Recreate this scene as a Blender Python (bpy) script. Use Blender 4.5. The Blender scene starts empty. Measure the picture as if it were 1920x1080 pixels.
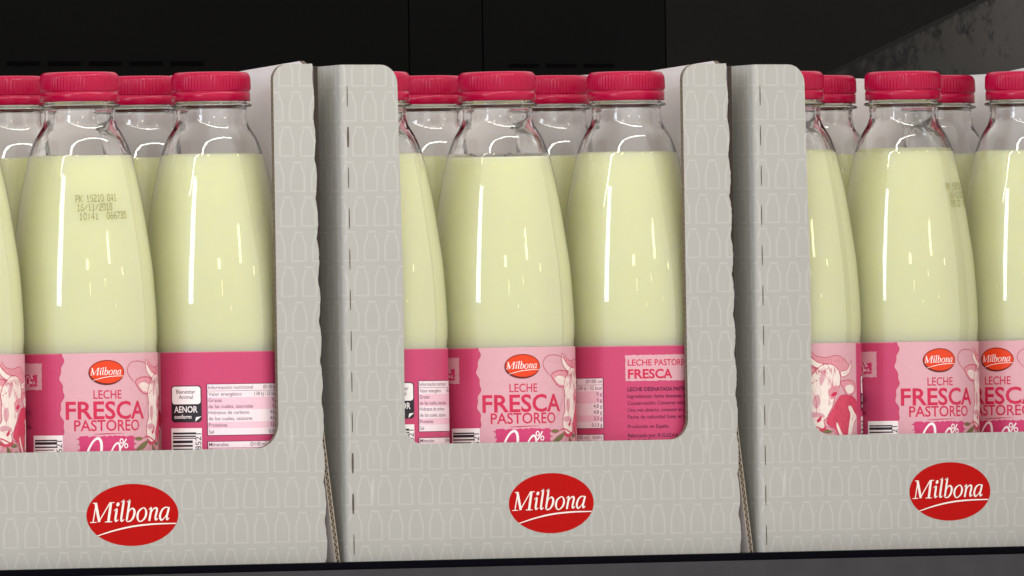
import bpy, bmesh, math, random
from mathutils import Vector, Matrix
random.seed(7)
MM = 0.001
C = bpy.context.scene.collection
sc = bpy.context.scene

# ------------------------------------------------------------------ camera
cam_d = bpy.data.cameras.new("camera")
cam = bpy.data.objects.new("camera", cam_d)
C.objects.link(cam)
sc.camera = cam
CAM = Vector((-3534.72, -6256.09, 107.0)) * MM
RIGHT = Vector((0.86398573, -0.50329976, -0.01476503))
UP = Vector((0.00943232, -0.0131407, 0.99986917))
FWD = Vector((0.50342794, 0.86401196, 0.00660609))
m = Matrix.Identity(4)
for i, v in enumerate((RIGHT, UP, -FWD)):
    for r in range(3):
        m[r][i] = v[r]
m.translation = CAM
cam.matrix_world = m
cam_d.sensor_width = 36
cam_d.lens = 443.85
cam_d.clip_start = 0.1
cam_d.clip_end = 100

# ------------------------------------------------------------------ view transform
vs = sc.view_settings
vs.view_transform = 'Standard'
vs.look = 'None'
vs.exposure = -0.10
vs.gamma = 1.0
vs.use_curve_mapping = False
sc.cycles.max_bounces = 14
sc.cycles.transparent_max_bounces = 24
sc.cycles.glossy_bounces = 6
sc.cycles.diffuse_bounces = 8
sc.cycles.sample_clamp_indirect = 6.0
try:
    sc.cycles.use_denoising = True
except Exception:
    pass


# ------------------------------------------------------------------ node maths helper
class NX:
    """tiny expression wrapper: every operation adds a math node"""
    def __init__(self, nt, sock):
        self.nt, self.s = nt, sock

    def _op(self, op, other=None, third=None):
        n = self.nt.nodes.new('ShaderNodeMath')
        n.operation = op
        for k, v in enumerate((self, other, third)):
            if v is None:
                continue
            if isinstance(v, NX):
                self.nt.links.new(v.s, n.inputs[k])
            else:
                n.inputs[k].default_value = v
        return NX(self.nt, n.outputs[0])

    def __add__(s, o): return s._op('ADD', o)
    def __sub__(s, o): return s._op('SUBTRACT', o)
    def __mul__(s, o): return s._op('MULTIPLY', o)
    def __truediv__(s, o): return s._op('DIVIDE', o)
    def abs(s): return s._op('ABSOLUTE')
    def floor(s): return s._op('FLOOR')
    def mod(s, o): return s._op('FLOORED_MODULO', o)
    def lt(s, o): return s._op('LESS_THAN', o)
    def gt(s, o): return s._op('GREATER_THAN', o)
    def min(s, o): return s._op('MINIMUM', o)
    def max(s, o): return s._op('MAXIMUM', o)
    def sin(s): return s._op('SINE')

    def smooth(s, a, b, lo, hi):
        n = s.nt.nodes.new('ShaderNodeMapRange')
        n.interpolation_type = 'SMOOTHSTEP'
        s.nt.links.new(s.s, n.inputs[0])
        n.inputs[1].default_value, n.inputs[2].default_value = a, b
        n.inputs[3].default_value, n.inputs[4].default_value = lo, hi
        return NX(s.nt, n.outputs[0])


def new_mat(name):
    mt = bpy.data.materials.new(name)
    mt.use_nodes = True
    nt = mt.node_tree
    b = nt.nodes.get('Principled BSDF')
    return mt, nt, b


def noise(nt, scale, detail=3, vec=None, rough=0.5):
    n = nt.nodes.new('ShaderNodeTexNoise')
    n.inputs['Scale'].default_value = scale
    n.inputs['Detail'].default_value = detail
    n.inputs['Roughness'].default_value = rough
    if vec is None:
        tc = nt.nodes.new('ShaderNodeTexCoord')
        vec = tc.outputs['Object']
    nt.links.new(vec, n.inputs['Vector'])
    return NX(nt, n.outputs['Fac'])


def mixcol(nt, fac, a, b):
    n = nt.nodes.new('ShaderNodeMix')
    n.data_type = 'RGBA'
    if isinstance(fac, NX):
        nt.links.new(fac.s, n.inputs['Factor'])
    else:
        n.inputs['Factor'].default_value = fac
    for k, v in (('A', a), ('B', b)):
        sk = [s for s in n.inputs if s.name == k and s.type == 'RGBA'][0]
        if isinstance(v, (tuple, list)):
            sk.default_value = (*v[:3], 1)
        else:
            nt.links.new(v, sk)
    return [o for o in n.outputs if o.type == 'RGBA'][0]


def bump(nt, bsdf, height, strength, dist):
    n = nt.nodes.new('ShaderNodeBump')
    n.inputs['Strength'].default_value = strength
    n.inputs['Distance'].default_value = dist
    nt.links.new(height.s, n.inputs['Height'])
    nt.links.new(n.outputs[0], bsdf.inputs['Normal'])


def simple(name, col, rough=0.5, var=0.0, scale=300.0, spec=0.5, coat=0.0):
    mt, nt, b = new_mat(name)
    b.inputs['Roughness'].default_value = rough
    b.inputs['Specular IOR Level'].default_value = spec
    if coat:
        b.inputs['Coat Weight'].default_value = coat
        b.inputs['Coat Roughness'].default_value = 0.08
    if var:
        f = noise(nt, scale, 4)
        lo = tuple(c * (1 - var) for c in col)
        hi = tuple(min(1, c * (1 + var)) for c in col)
        nt.links.new(mixcol(nt, f, lo, hi), b.inputs['Base Color'])
    else:
        b.inputs['Base Color'].default_value = (*col, 1)
    return mt


# ------------------------------------------------------------------ world: the shop around the cabinet
w = bpy.data.worlds.new("World")
sc.world = w
w.use_nodes = True
nt = w.node_tree
bg = nt.nodes['Background']
tc = nt.nodes.new('ShaderNodeTexCoord')
sp = nt.nodes.new('ShaderNodeSeparateXYZ')
nt.links.new(tc.outputs['Generated'], sp.inputs[0])
X, Y, Z = (NX(nt, sp.outputs[i]) for i in range(3))
# aisle to the front right is lit, the far left end of the aisle is dimmer
side = X * 0.50 - Y * 0.28
lit = side.smooth(-0.40, -0.31, 0.0, 1.0)
ceil = Z.smooth(-0.05, 0.55, 0.0, 1.0)
col1 = mixcol(nt, lit, (0.58, 0.67, 0.88), (0.82, 0.82, 0.84))
col2 = mixcol(nt, ceil, col1, (0.70, 0.69, 0.66))
flo = Z.smooth(-0.6, -0.1, 0.0, 1.0)
col3 = mixcol(nt, flo, (0.42, 0.40, 0.37), col2)
nt.links.new(col3, bg.inputs['Color'])
bg.inputs['Strength'].default_value = 1.55


def aim(o, target):
    d = Vector(target) - o.location
    o.rotation_euler = d.to_track_quat('-Z', 'Y').to_euler()


def area(name, loc, target, sx, sy, radiance, col):
    l = bpy.data.lights.new(name, 'AREA')
    l.shape = 'RECTANGLE'
    l.size, l.size_y = sx, sy
    l.color = col
    l.energy = radiance * sx * sy * math.pi
    o = bpy.data.objects.new(name, l)
    C.objects.link(o)
    o.location = loc
    aim(o, target)
    return o


# tube of the cabinet's canopy, parallel to the shelf edge, above and in front of it
tube = area("canopy_tube", (-0.60, -0.39, 0.80), (-0.60, 0.02, 0.16), 2.14, 0.030, 34.0, (1.0, 0.97, 0.93))
# tall bright doorway far down the aisle on the left
area("doorway_light", (-3.20, -1.41, 1.10), (0.0, 0.0, 0.15), 0.48, 1.20, 15.0, (0.74, 0.84, 1.0))


def vdir(az, el, dist):
    a, e = math.radians(az), math.radians(el)
    tw = Vector((-FWD.x, -FWD.y, 0)).normalized()
    rt = Vector((RIGHT.x, RIGHT.y, 0)).normalized()
    h = tw * math.cos(a) + rt * math.sin(a)
    return Vector((0.0, 0.04, 0.2)) + h * dist * math.cos(e) + Vector((0, 0, dist * math.sin(e)))


for k, (az, el, d, s, rad) in enumerate(((-8, 34, 3.0, 0.22, 9), (41, 32, 3.2, 0.10, 8), (66, 30, 3.4, 0.22, 9),
                                         (10, 13, 6.0, 0.42, 10), (47, 14, 6.2, 0.42, 10), (70, 9, 6.5, 0.20, 9),
                                         (14, 8.0, 9, 0.17, 6), (38, 8.5, 9, 0.14, 6), (28, 5.0, 12, 0.15, 6), (55, 5.5, 12, 0.15, 6))):
    area("ceiling_spot", vdir(az, el, d), (0.0, 0.04, 0.2), s, s, rad * 1.6, (1.0, 0.86, 0.58))

# ------------------------------------------------------------------ materials


def board_print():
    """off-white carton print: staggered rows of pale bottle outlines"""
    mt, nt, b = new_mat("carton_print")
    tc = nt.nodes.new('ShaderNodeTexCoord')
    sp = nt.nodes.new('ShaderNodeSeparateXYZ')
    nt.links.new(tc.outputs['Object'], sp.inputs[0])
    x, y, z = (NX(nt, sp.outputs[i]) * 1000.0 for i in range(3))
    geo = nt.nodes.new('ShaderNodeTexCoord')
    sn = nt.nodes.new('ShaderNodeSeparateXYZ')
    nt.links.new(geo.outputs['Normal'], sn.inputs[0])
    nx = NX(nt, sn.outputs[0]).abs().gt(0.72)
    u = x * (NX(nt, nx.s) * -1.0 + 1.0) + (y * -1.0) * nx
    PU, PV = 13.4, 19.9
    zz = z - 230.7 + PV * 20
    row = (zz / PV).floor()
    v = zz - row * PV
    off = (row.mod(2.0)) * (PU * 0.5)
    uu = ((u - 11.4 + PU * 30.5 + off).mod(PU) - PU * 0.5).abs()
    # half-width along height: straight body, tapering shoulder, neck
    t = v.smooth(8.6, 15.4, 0.0, 1.0)
    wd = t * -1.95 + 4.4
    wob = (noise(nt, 700, 2) - 0.5) * 0.35
    side_l = ((uu - wd).abs() + wob).smooth(0.25, 0.95, 1.0, 0.0) * v.smooth(-0.3, 0.3, 0.0, 1.0) * v.smooth(15.2, 15.8, 1.0, 0.0)
    base_l = ((v - 0.35).abs() + wob).smooth(0.3, 0.72, 1.0, 0.0) * uu.smooth(4.3, 4.8, 1.0, 0.0)
    lip_l = ((v - 16.7).abs() + wob).smooth(0.34, 0.8, 1.0, 0.0) * uu.smooth(2.5, 3.2, 1.0, 0.0)
    line = side_l.max(base_l).max(lip_l)
    ground = mixcol(nt, noise(nt, 55, 4), (0.380, 0.368, 0.340), (0.420, 0.408, 0.380))
    ground2 = mixcol(nt, noise(nt, 1800, 2) * 0.5, ground, (0.355, 0.34, 0.30))
    col = mixcol(nt, line * 0.44, ground2, (0.51, 0.495, 0.46))
    mp = nt.nodes.new('ShaderNodeMapping')
    mp.inputs['Scale'].default_value = (1.0, 1.0, 0.06)
    nt.links.new(tc.outputs['Object'], mp.inputs[0])
    streak = noise(nt, 95, 3, mp.outputs[0], 0.6).smooth(0.66, 0.80, 0.0, 0.55)
    scuff = streak * noise(nt, 30, 2).smooth(0.45, 0.62, 0.0, 1.0)
    col = mixcol(nt, scuff, col, (0.62, 0.61, 0.585))
    speck = noise(nt, 520, 2).smooth(0.755, 0.80, 0.0, 0.6)
    col = mixcol(nt, speck, col, (0.20, 0.18, 0.15))
    nt.links.new(col, b.inputs['Base Color'])
    b.inputs['Roughness'].default_value = 0.48
    b.inputs['Specular IOR Level'].default_value = 0.22
    # board is slightly wavy, with faint vertical flute show-through and pressed creases
    vx = noise(nt, 22, 3)
    fl = (x * 1.05).sin() * 0.035
    bump(nt, b, vx + fl + noise(nt, 130, 2) * 0.22, 0.55, 0.0013)
    return mt


M = {}
M['print'] = board_print()
M['board_in'] = simple('carton_inside', (0.68, 0.64, 0.63), 0.75, 0.05, 90, 0.2)


def board_edge():
    mt, nt, b = new_mat("corrugated_edge")
    tc = nt.nodes.new('ShaderNodeTexCoord')
    sp = nt.nodes.new('ShaderNodeSeparateXYZ')
    nt.links.new(tc.outputs['Object'], sp.inputs[0])
    z = NX(nt, sp.outputs[2]) * 1000.0
    x = NX(nt, sp.outputs[0]) * 1000.0
    f = ((z * 1.9).sin() * 0.5 + 0.5) * 0.25 + 0.35
    n = noise(nt, 600, 3)
    c = mixcol(nt, f * n * 1.5, (0.07, 0.050, 0.034), (0.26, 0.20, 0.145))
    nt.links.new(c, b.inputs['Base Color'])
    b.inputs['Roughness'].default_value = 0.9
    return mt


M['edge'] = board_edge()
M['flute'] = simple('flute_paper', (0.40, 0.33, 0.25), 0.9, 0.2, 500)
M['flute_dark'] = simple('flute_hollow', (0.035, 0.025, 0.018), 0.95)
M['slit'] = simple('slit_brown', (0.09, 0.07, 0.055), 0.9)
M['logo_red'] = simple('emblem_red', (0.42, 0.005, 0.004), 0.55, 0.06, 200, 0.06)
M['logo_white'] = simple('emblem_white', (0.82, 0.74, 0.68), 0.45)
M['logo_dark'] = simple('emblem_rim', (0.16, 0.012, 0.01), 0.45)


def cap_mat():
    mt, nt, b = new_mat("cap_red")
    c = mixcol(nt, noise(nt, 120, 3), (0.33, 0.0002, 0.030), (0.39, 0.0003, 0.037))
    nt.links.new(c, b.inputs['Base Color'])
    b.inputs['Roughness'].default_value = 0.24
    b.inputs['Specular IOR Level'].default_value = 0.24
    b.inputs['Subsurface Weight'].default_value = 0.0
    b.inputs['Subsurface Radius'].default_value = (0.003, 0.0005, 0.0005)
    b.inputs['Subsurface Scale'].default_value = 1.0
    return mt


M['cap'] = cap_mat()


def milk_mat():
    mt, nt, b = new_mat("skim_milk")
    c = mixcol(nt, noise(nt, 18, 2), (0.588, 0.590, 0.350), (0.603, 0.605, 0.375))
    nt.links.new(c, b.inputs['Base Color'])
    b.inputs['Roughness'].default_value = 0.35
    b.inputs['Specular IOR Level'].default_value = 0.2
    b.inputs['Subsurface Weight'].default_value = 1.0
    b.inputs['Subsurface Radius'].default_value = (1.0, 0.95, 0.35)
    b.inputs['Subsurface Scale'].default_value = 0.030
    return mt


M['milk'] = milk_mat()


def shell_mat():
    """thin clear PET: fresnel reflection over a clear wall that darkens a little where it is seen edge-on"""
    mt = bpy.data.materials.new("clear_plastic")
    mt.use_nodes = True
    nt = mt.node_tree
    for n in list(nt.nodes):
        nt.nodes.remove(n)
    out = nt.nodes.new('ShaderNodeOutputMaterial')
    mix = nt.nodes.new('ShaderNodeMixShader')
    tr = nt.nodes.new('ShaderNodeBsdfTransparent')
    gl = nt.nodes.new('ShaderNodeBsdfGlossy')
    gl.inputs['Roughness'].default_value = 0.018
    fr = nt.nodes.new('ShaderNodeFresnel')
    # a thin wall reflects alike from both sides: undo the node's inversion on back faces
    gm = nt.nodes.new('ShaderNodeNewGeometry')
    ior = NX(nt, gm.outputs['Backfacing']) * (1 / 1.5 - 1.5) + 1.5
    nt.links.new(ior.s, fr.inputs['IOR'])
    lw = nt.nodes.new('ShaderNodeLayerWeight')
    lw.inputs['Blend'].default_value = 0.25
    f = NX(nt, lw.outputs['Facing'])
    f = f * f
    nt.links.new(mixcol(nt, f, (0.998, 0.998, 0.996), (0.96, 0.96, 0.94)), tr.inputs['Color'])
    fac = (NX(nt, fr.outputs[0]) * 1.25).min(1.0)
    nt.links.new(fac.s, mix.inputs[0])
    nt.links.new(tr.outputs[0], mix.inputs[1])
    nt.links.new(gl.outputs[0], mix.inputs[2])
    bp = nt.nodes.new('ShaderNodeBump')
    bp.inputs['Strength'].default_value = 0.10
    bp.inputs['Distance'].default_value = 0.0004
    nt.links.new(noise(nt, 60, 2).s, bp.inputs['Height'])
    nt.links.new(bp.outputs[0], gl.inputs['Normal'])
    nt.links.new(bp.outputs[0], fr.inputs['Normal'])
    nt.links.new(mix.outputs[0], out.inputs[0])
    return mt


M['shell'] = shell_mat()


def neck_mat():
    mt, nt, b = new_mat("clear_neck")
    b.inputs['Base Color'].default_value = (0.965, 0.965, 0.96, 1)
    b.inputs['Roughness'].default_value = 0.0
    b.inputs['IOR'].default_value = 1.5
    b.inputs['Transmission Weight'].default_value = 1.0
    bump(nt, b, noise(nt, 90, 2), 0.12, 0.0004)
    return mt


M['neck'] = neck_mat()


def ink(name, col, var=0.05):
    return simple('ink_' + name, col, 0.38, var, 400, 0.22, 0.06)


LM = {}
LM['pink'] = ink('dark_pink', (0.52, 0.055, 0.140))
LM['light'] = ink('pale_pink', (0.64, 0.345, 0.385))
LM['text'] = ink('raspberry', (0.55, 0.020, 0.070), 0.25)
LM['soft'] = ink('soft_pink', (0.66, 0.27, 0.31), 0.15)
LM['mid'] = ink('mid_pink', (0.66, 0.20, 0.27), 0.12)
LM['line'] = ink('line_pink', (0.50, 0.045, 0.10), 0.2)
LM['cream'] = ink('cream', (0.80, 0.68, 0.62), 0.10)
LM['red'] = ink('hide_red', (0.58, 0.050, 0.10), 0.30)
LM['logo'] = ink('orange_red', (0.72, 0.050, 0.010))
LM['rim'] = ink('logo_rim', (0.13, 0.014, 0.010))
LM['white'] = ink('white', (0.86, 0.80, 0.78))
LM['black'] = ink('black', (0.022, 0.018, 0.024))
LM['plum'] = ink('plum', (0.10, 0.012, 0.050))
LM['row'] = ink('table_pink', (0.80, 0.50, 0.58))
LM['rowl'] = ink('table_white', (0.82, 0.68, 0.71))
LM['green'] = ink('leaf', (0.16, 0.15, 0.055), 0.2)
LM['badge'] = ink('badge', (0.66, 0.20, 0.33))
LM['bright'] = ink('brush_pink', (0.56, 0.045, 0.15), 0.15)
M['stamp'] = simple('stamp_ink', (0.28, 0.26, 0.115), 0.7)


# ------------------------------------------------------------------ mesh helpers
def link(name, me, parent=None):
    o = bpy.data.objects.new(name, me)
    C.objects.link(o)
    if parent is not None:
        o.parent = parent
    return o


def mesh(name, verts, faces, mats, fm=None, smooth=False):
    me = bpy.data.meshes.new(name)
    me.from_pydata([tuple(c * MM for c in v) for v in verts], [], faces)
    for mt in mats:
        me.materials.append(mt)
    if fm:
        me.polygons.foreach_set('material_index', fm)
    if smooth:
        me.polygons.foreach_set('use_smooth', [True] * len(me.polygons))
    me.update()
    return me


def thing(name, label, cat, loc=(0, 0, 0), rotz=0.0, group=None):
    o = bpy.data.objects.new(name, None)
    o.empty_display_size = 0.02
    C.objects.link(o)
    o.location = Vector(loc) * MM
    o.rotation_euler = (0, 0, rotz)
    o['label'] = label
    o['category'] = cat
    if group:
        o['group'] = group
    return o


def lathe(profile, n, rfun=None):
    """profile of (r, z) -> verts, faces; r=0 closes"""
    vs_, fs = [], []
    rings = []
    for k, (r, z) in enumerate(profile):
        if r <= 1e-6:
            rings.append([len(vs_)])
            vs_.append((0, 0, z))
        else:
            ring = []
            for j in range(n):
                a = 2 * math.pi * j / n
                rr = r if rfun is None else rfun(r, z, j)
                ring.append(len(vs_))
                vs_.append((rr * math.cos(a), rr * math.sin(a), z))
            rings.append(ring)
    for a, b in zip(rings, rings[1:]):
        for j in range(n):
            j2 = (j + 1) % n
            if len(a) == 1 and len(b) == 1:
                continue
            if len(a) == 1:
                fs.append((a[0], b[j2], b[j]))
            elif len(b) == 1:
                fs.append((a[j], a[j2], b[0]))
            else:
                fs.append((a[j], a[j2], b[j2], b[j]))
    return vs_, fs


def smooth_profile(pts, step=2.0):
    """Catmull-Rom through (r, z)"""
    out = []
    P = [pts[0]] + list(pts) + [pts[-1]]
    for i in range(1, len(P) - 2):
        p0, p1, p2, p3 = P[i - 1], P[i], P[i + 1], P[i + 2]
        n = max(1, int(math.hypot(p2[0] - p1[0], p2[1] - p1[1]) / step))
        for k in range(n):
            t = k / n
            q = []
            for c in range(2):
                a, b, c_, d = p0[c], p1[c], p2[c], p3[c]
                q.append(0.5 * (2 * b + (c_ - a) * t + (2 * a - 5 * b + 4 * c_ - d) * t * t + (3 * b - a - 3 * c_ + d) * t ** 3))
            out.append(tuple(q))
    out.append(pts[-1])
    return out


# ------------------------------------------------------------------ flat artwork: lists of polygons -> filled 2D mesh
def fill_curve(polys):
    """even-odd filled flat mesh (verts2d, faces) from closed polylines"""
    cu = bpy.data.curves.new('tmp', 'CURVE')
    cu.dimensions = '2D'
    cu.fill_mode = 'BOTH'
    for p in polys:
        s = cu.splines.new('POLY')
        s.points.add(len(p) - 1)
        for k, (x, y) in enumerate(p):
            s.points[k].co = (x, y, 0, 1)
        s.use_cyclic_u = True
    return _cu2mesh(cu)


def _cu2mesh(cu):
    o = bpy.data.objects.new('tmp', cu)
    C.objects.link(o)
    dg = bpy.context.evaluated_depsgraph_get()
    dg.update()
    me = o.evaluated_get(dg).to_mesh()
    vs_ = [(v.co.x, v.co.y) for v in me.vertices]
    fs = [tuple(p.vertices) for p in me.polygons]
    o.evaluated_get(dg).to_mesh_clear()
    bpy.data.objects.remove(o)
    bpy.data.curves.remove(cu)
    return vs_, fs


def text(body, x, y, cap, align='LEFT', bold=0.0, width=None, squeeze=1.0):
    """text whose capitals are `cap` high, baseline y; width forces the run length"""
    cu = bpy.data.curves.new('tmp', 'FONT')
    cu.body = body
    cu.size = 1.0
    cu.offset = bold
    cu.resolution_u = 3
    cu.fill_mode = 'FRONT'
    vs_, fs = _cu2mesh(cu)
    if not vs_:
        return [], []
    x0 = min(v[0] for v in vs_)
    x1 = max(v[0] for v in vs_)
    k = cap / 0.727
    kx = k * squeeze
    if width:
        kx = width / (x1 - x0)
    sh = {'LEFT': 0, 'CENTER': (x1 - x0) / 2, 'RIGHT': (x1 - x0)}[align]
    return [(x + (v[0] - x0 - sh) * kx, y + v[1] * k) for v in vs_], fs


def crom(pts, n=6, closed=False):
    out = []
    N = len(pts)
    rng = range(N if closed else N - 1)
    for i in rng:
        if closed:
            p0, p1, p2, p3 = pts[(i - 1) % N], pts[i], pts[(i + 1) % N], pts[(i + 2) % N]
        else:
            p0, p1, p2, p3 = pts[max(i - 1, 0)], pts[i], pts[i + 1], pts[min(i + 2, N - 1)]
        for k in range(n):
            t = k / n
            out.append(tuple(0.5 * (2 * p1[c] + (p2[c] - p0[c]) * t + (2 * p0[c] - 5 * p1[c] + 4 * p2[c] - p3[c]) * t * t
                                    + (3 * p1[c] - p0[c] - 3 * p2[c] + p3[c]) * t ** 3) for c in range(len(p1))))
    if not closed:
        out.append(tuple(pts[-1]))
    return out


def ribbon(pts, n=6, closed=False, straight=False):
    """pts (x, y, width) -> quads strip"""
    P = list(pts) if straight else crom(pts, n, closed)
    vs_, fs = [], []
    N = len(P)
    for i, (x, y, wd) in enumerate(P):
        if closed:
            a, b = P[(i - 1) % N], P[(i + 1) % N]
        else:
            a, b = P[max(i - 1, 0)], P[min(i + 1, N - 1)]
        dx, dy = b[0] - a[0], b[1] - a[1]
        L = math.hypot(dx, dy) or 1
        nx, ny = -dy / L, dx / L
        vs_ += [(x + nx * wd / 2, y + ny * wd / 2), (x - nx * wd / 2, y - ny * wd / 2)]
    for i in range(N if closed else N - 1):
        j = (i + 1) % N
        fs.append((2 * i, 2 * i + 1, 2 * j + 1, 2 * j))
    return vs_, fs


def ellipse(cx, cy, rx, ry, n=48, rot=0.0):
    out = []
    for k in range(n):
        a = 2 * math.pi * k / n
        x, y = rx * math.cos(a), ry * math.sin(a)
        out.append((cx + x * math.cos(rot) - y * math.sin(rot), cy + x * math.sin(rot) + y * math.cos(rot)))
    return out


def rect(x0, y0, x1, y1):
    return [(x0, y0), (x1, y0), (x1, y1), (x0, y1)]


def rrect(x0, y0, x1, y1, r, n=5):
    out = []
    for cx, cy, a0 in ((x1 - r, y0 + r, -90), (x1 - r, y1 - r, 0), (x0 + r, y1 - r, 90), (x0 + r, y0 + r, 180)):
        for k in range(n + 1):
            a = math.radians(a0 + 90 * k / n)
            out.append((cx + r * math.cos(a), cy + r * math.sin(a)))
    return out


def rough_rect(x0, y0, x1, y1, amp, step=1.5):
    out = []
    def side(ax, ay, bx, by):
        L = math.hypot(bx - ax, by - ay)
        n = max(2, int(L / step))
        nx, ny = -(by - ay) / L, (bx - ax) / L
        for k in range(n):
            t = k / n
            e = random.uniform(-amp, amp)
            out.append((ax + (bx - ax) * t + nx * e, ay + (by - ay) * t + ny * e))
    side(x0, y0, x1, y0); side(x1, y0, x1, y1); side(x1, y1, x0, y1); side(x0, y1, x0, y0)
    return out


def poly(p):
    """a simple closed polygon, filled"""
    return fill_curve([p])


# ---- the script lettering of the oval emblem, drawn stroke by stroke with a broad pen
def script_word():
    """strokes of the italic serif word in em units; returns (list of (verts, faces)), total width)"""
    S = []
    sh = 0.20
    def st(x0, pts, straight=False, closed=False, n=6):
        q = [(x0 + x + y * sh, y, wd * 0.80) for x, y, wd in pts]
        S.append(ribbon(q, n, closed, straight))
    def dot(x0, cx, cy, r):
        S.append(fill_curve([[(x0 + x + y * sh, y) for x, y in ellipse(cx, cy, r, r, 14)]]))
    x = 0.0
    # M
    st(x, [(0.12, 0.0, .055), (0.135, 0.64, .055)], True)
    st(x, [(0.115, 0.655, .13), (0.375, 0.02, .13)], True)
    st(x, [(0.355, 0.03, .05), (0.70, 0.655, .05)], True)
    st(x, [(0.735, 0.66, .125), (0.745, 0.0, .125)], True)
    for a, b, yy in ((0.0, 0.26, 0.014), (0.60, 0.90, 0.014), (0.0, 0.17, 0.652), (0.70, 0.88, 0.652)):
        st(x, [(a, yy, .032), (b, yy, .032)], True)
    x += 0.93
    # i
    st(x, [(-0.02, 0.375, .03), (0.05, 0.43, .045), (0.085, 0.40, .10), (0.085, 0.12, .105), (0.12, 0.03, .075), (0.21, 0.075, .028)])
    dot(x, 0.10, 0.585, 0.066)
    x += 0.235
    # l
    st(x, [(-0.01, 0.655, .03), (0.06, 0.70, .045), (0.085, 0.66, .10), (0.085, 0.13, .105), (0.12, 0.03, .075), (0.21, 0.075, .028)])
    x += 0.235
    # b
    st(x, [(-0.01, 0.655, .03), (0.06, 0.70, .045), (0.085, 0.66, .10), (0.085, 0.06, .10)])
    st(x, [(0.10, 0.27, .035), (0.17, 0.40, .045), (0.27, 0.43, .075), (0.355, 0.34, .11), (0.35, 0.17, .105), (0.26, 0.035, .065), (0.14, 0.005, .045), (0.065, 0.05, .05)])
    x += 0.47
    # o
    st(x, [(0.20, 0.435, .045), (0.06, 0.33, .085), (0.035, 0.16, .105), (0.11, 0.02, .06), (0.22, 0.0, .045), (0.35, 0.11, .085), (0.375, 0.28, .105), (0.30, 0.415, .06)], closed=True)
    x += 0.475
    # n
    st(x, [(-0.01, 0.375, .03), (0.045, 0.43, .045), (0.085, 0.39, .095), (0.07, 0.0, .10)])
    st(x, [(0.09, 0.24, .03), (0.17, 0.385, .045), (0.27, 0.425, .075), (0.325, 0.36, .10), (0.305, 0.13, .10), (0.335, 0.03, .075), (0.42, 0.08, .028)])
    x += 0.455
    # a
    st(x, [(0.34, 0.41, .045), (0.22, 0.435, .05), (0.09, 0.36, .08), (0.03, 0.17, .105), (0.085, 0.03, .085), (0.17, 0.035, .05), (0.28, 0.17, .035), (0.335, 0.32, .035)])
    st(x, [(0.355, 0.44, .05), (0.345, 0.38, .095), (0.315, 0.13, .10), (0.345, 0.03, .075), (0.43, 0.08, .028)])
    x += 0.43
    return S, x


SCRIPT, SCRIPT_W = script_word()


def emblem_layers(cx, cy, W, H, red, white, rim, rimw):
    """oval with the script word and its underline swoosh; list of (verts, faces, material)"""
    L = [(*poly(ellipse(cx, cy, W / 2, H / 2, 64)), red)]
    # dark shaded rim, heavier on the lower left
    rr = []
    for k in range(72):
        a = 2 * math.pi * k / 72
        t = 0.35 + 0.65 * max(0.0, math.cos(a - math.radians(240)))
        rr.append((cx + (W / 2 - rimw * 0.3) * math.cos(a), cy + (H / 2 - rimw * 0.3) * math.sin(a), rimw * t))
    L.append((*ribbon(rr, 1, True, True), rim))
    k = W * 0.87 / (SCRIPT_W + 0.05)
    x0, y0 = cx - W * 0.462, cy - H * 0.115
    for v, f in SCRIPT:
        L.append(([(x0 + p[0] * k, y0 + p[1] * k * 1.08 + (p[0] * k) * 0.012) for p in v], f, white))
    sw = [(-0.385, -0.325), (-0.20, -0.245), (0.0, -0.185), (0.22, -0.155), (0.47, -0.150)]
    L.append((*ribbon([(cx + a * W, cy + b * H, H * t) for (a, b), t in zip(sw, (.014, .022, .026, .024, .016))], 8), white))
    return L


# ------------------------------------------------------------------ the wrap-around label, drawn flat in mm then rolled
LABEL_TOP = 120.8
RL = 42.30
CIRC = 2 * math.pi * RL
A0 = 88.0          # left edge of the certificate seal
INFO = A0 + 81.0   # left edge of the information panel


def yz(ypx):
    return LABEL_TOP - (ypx - 660.0) / 3.31


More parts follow.
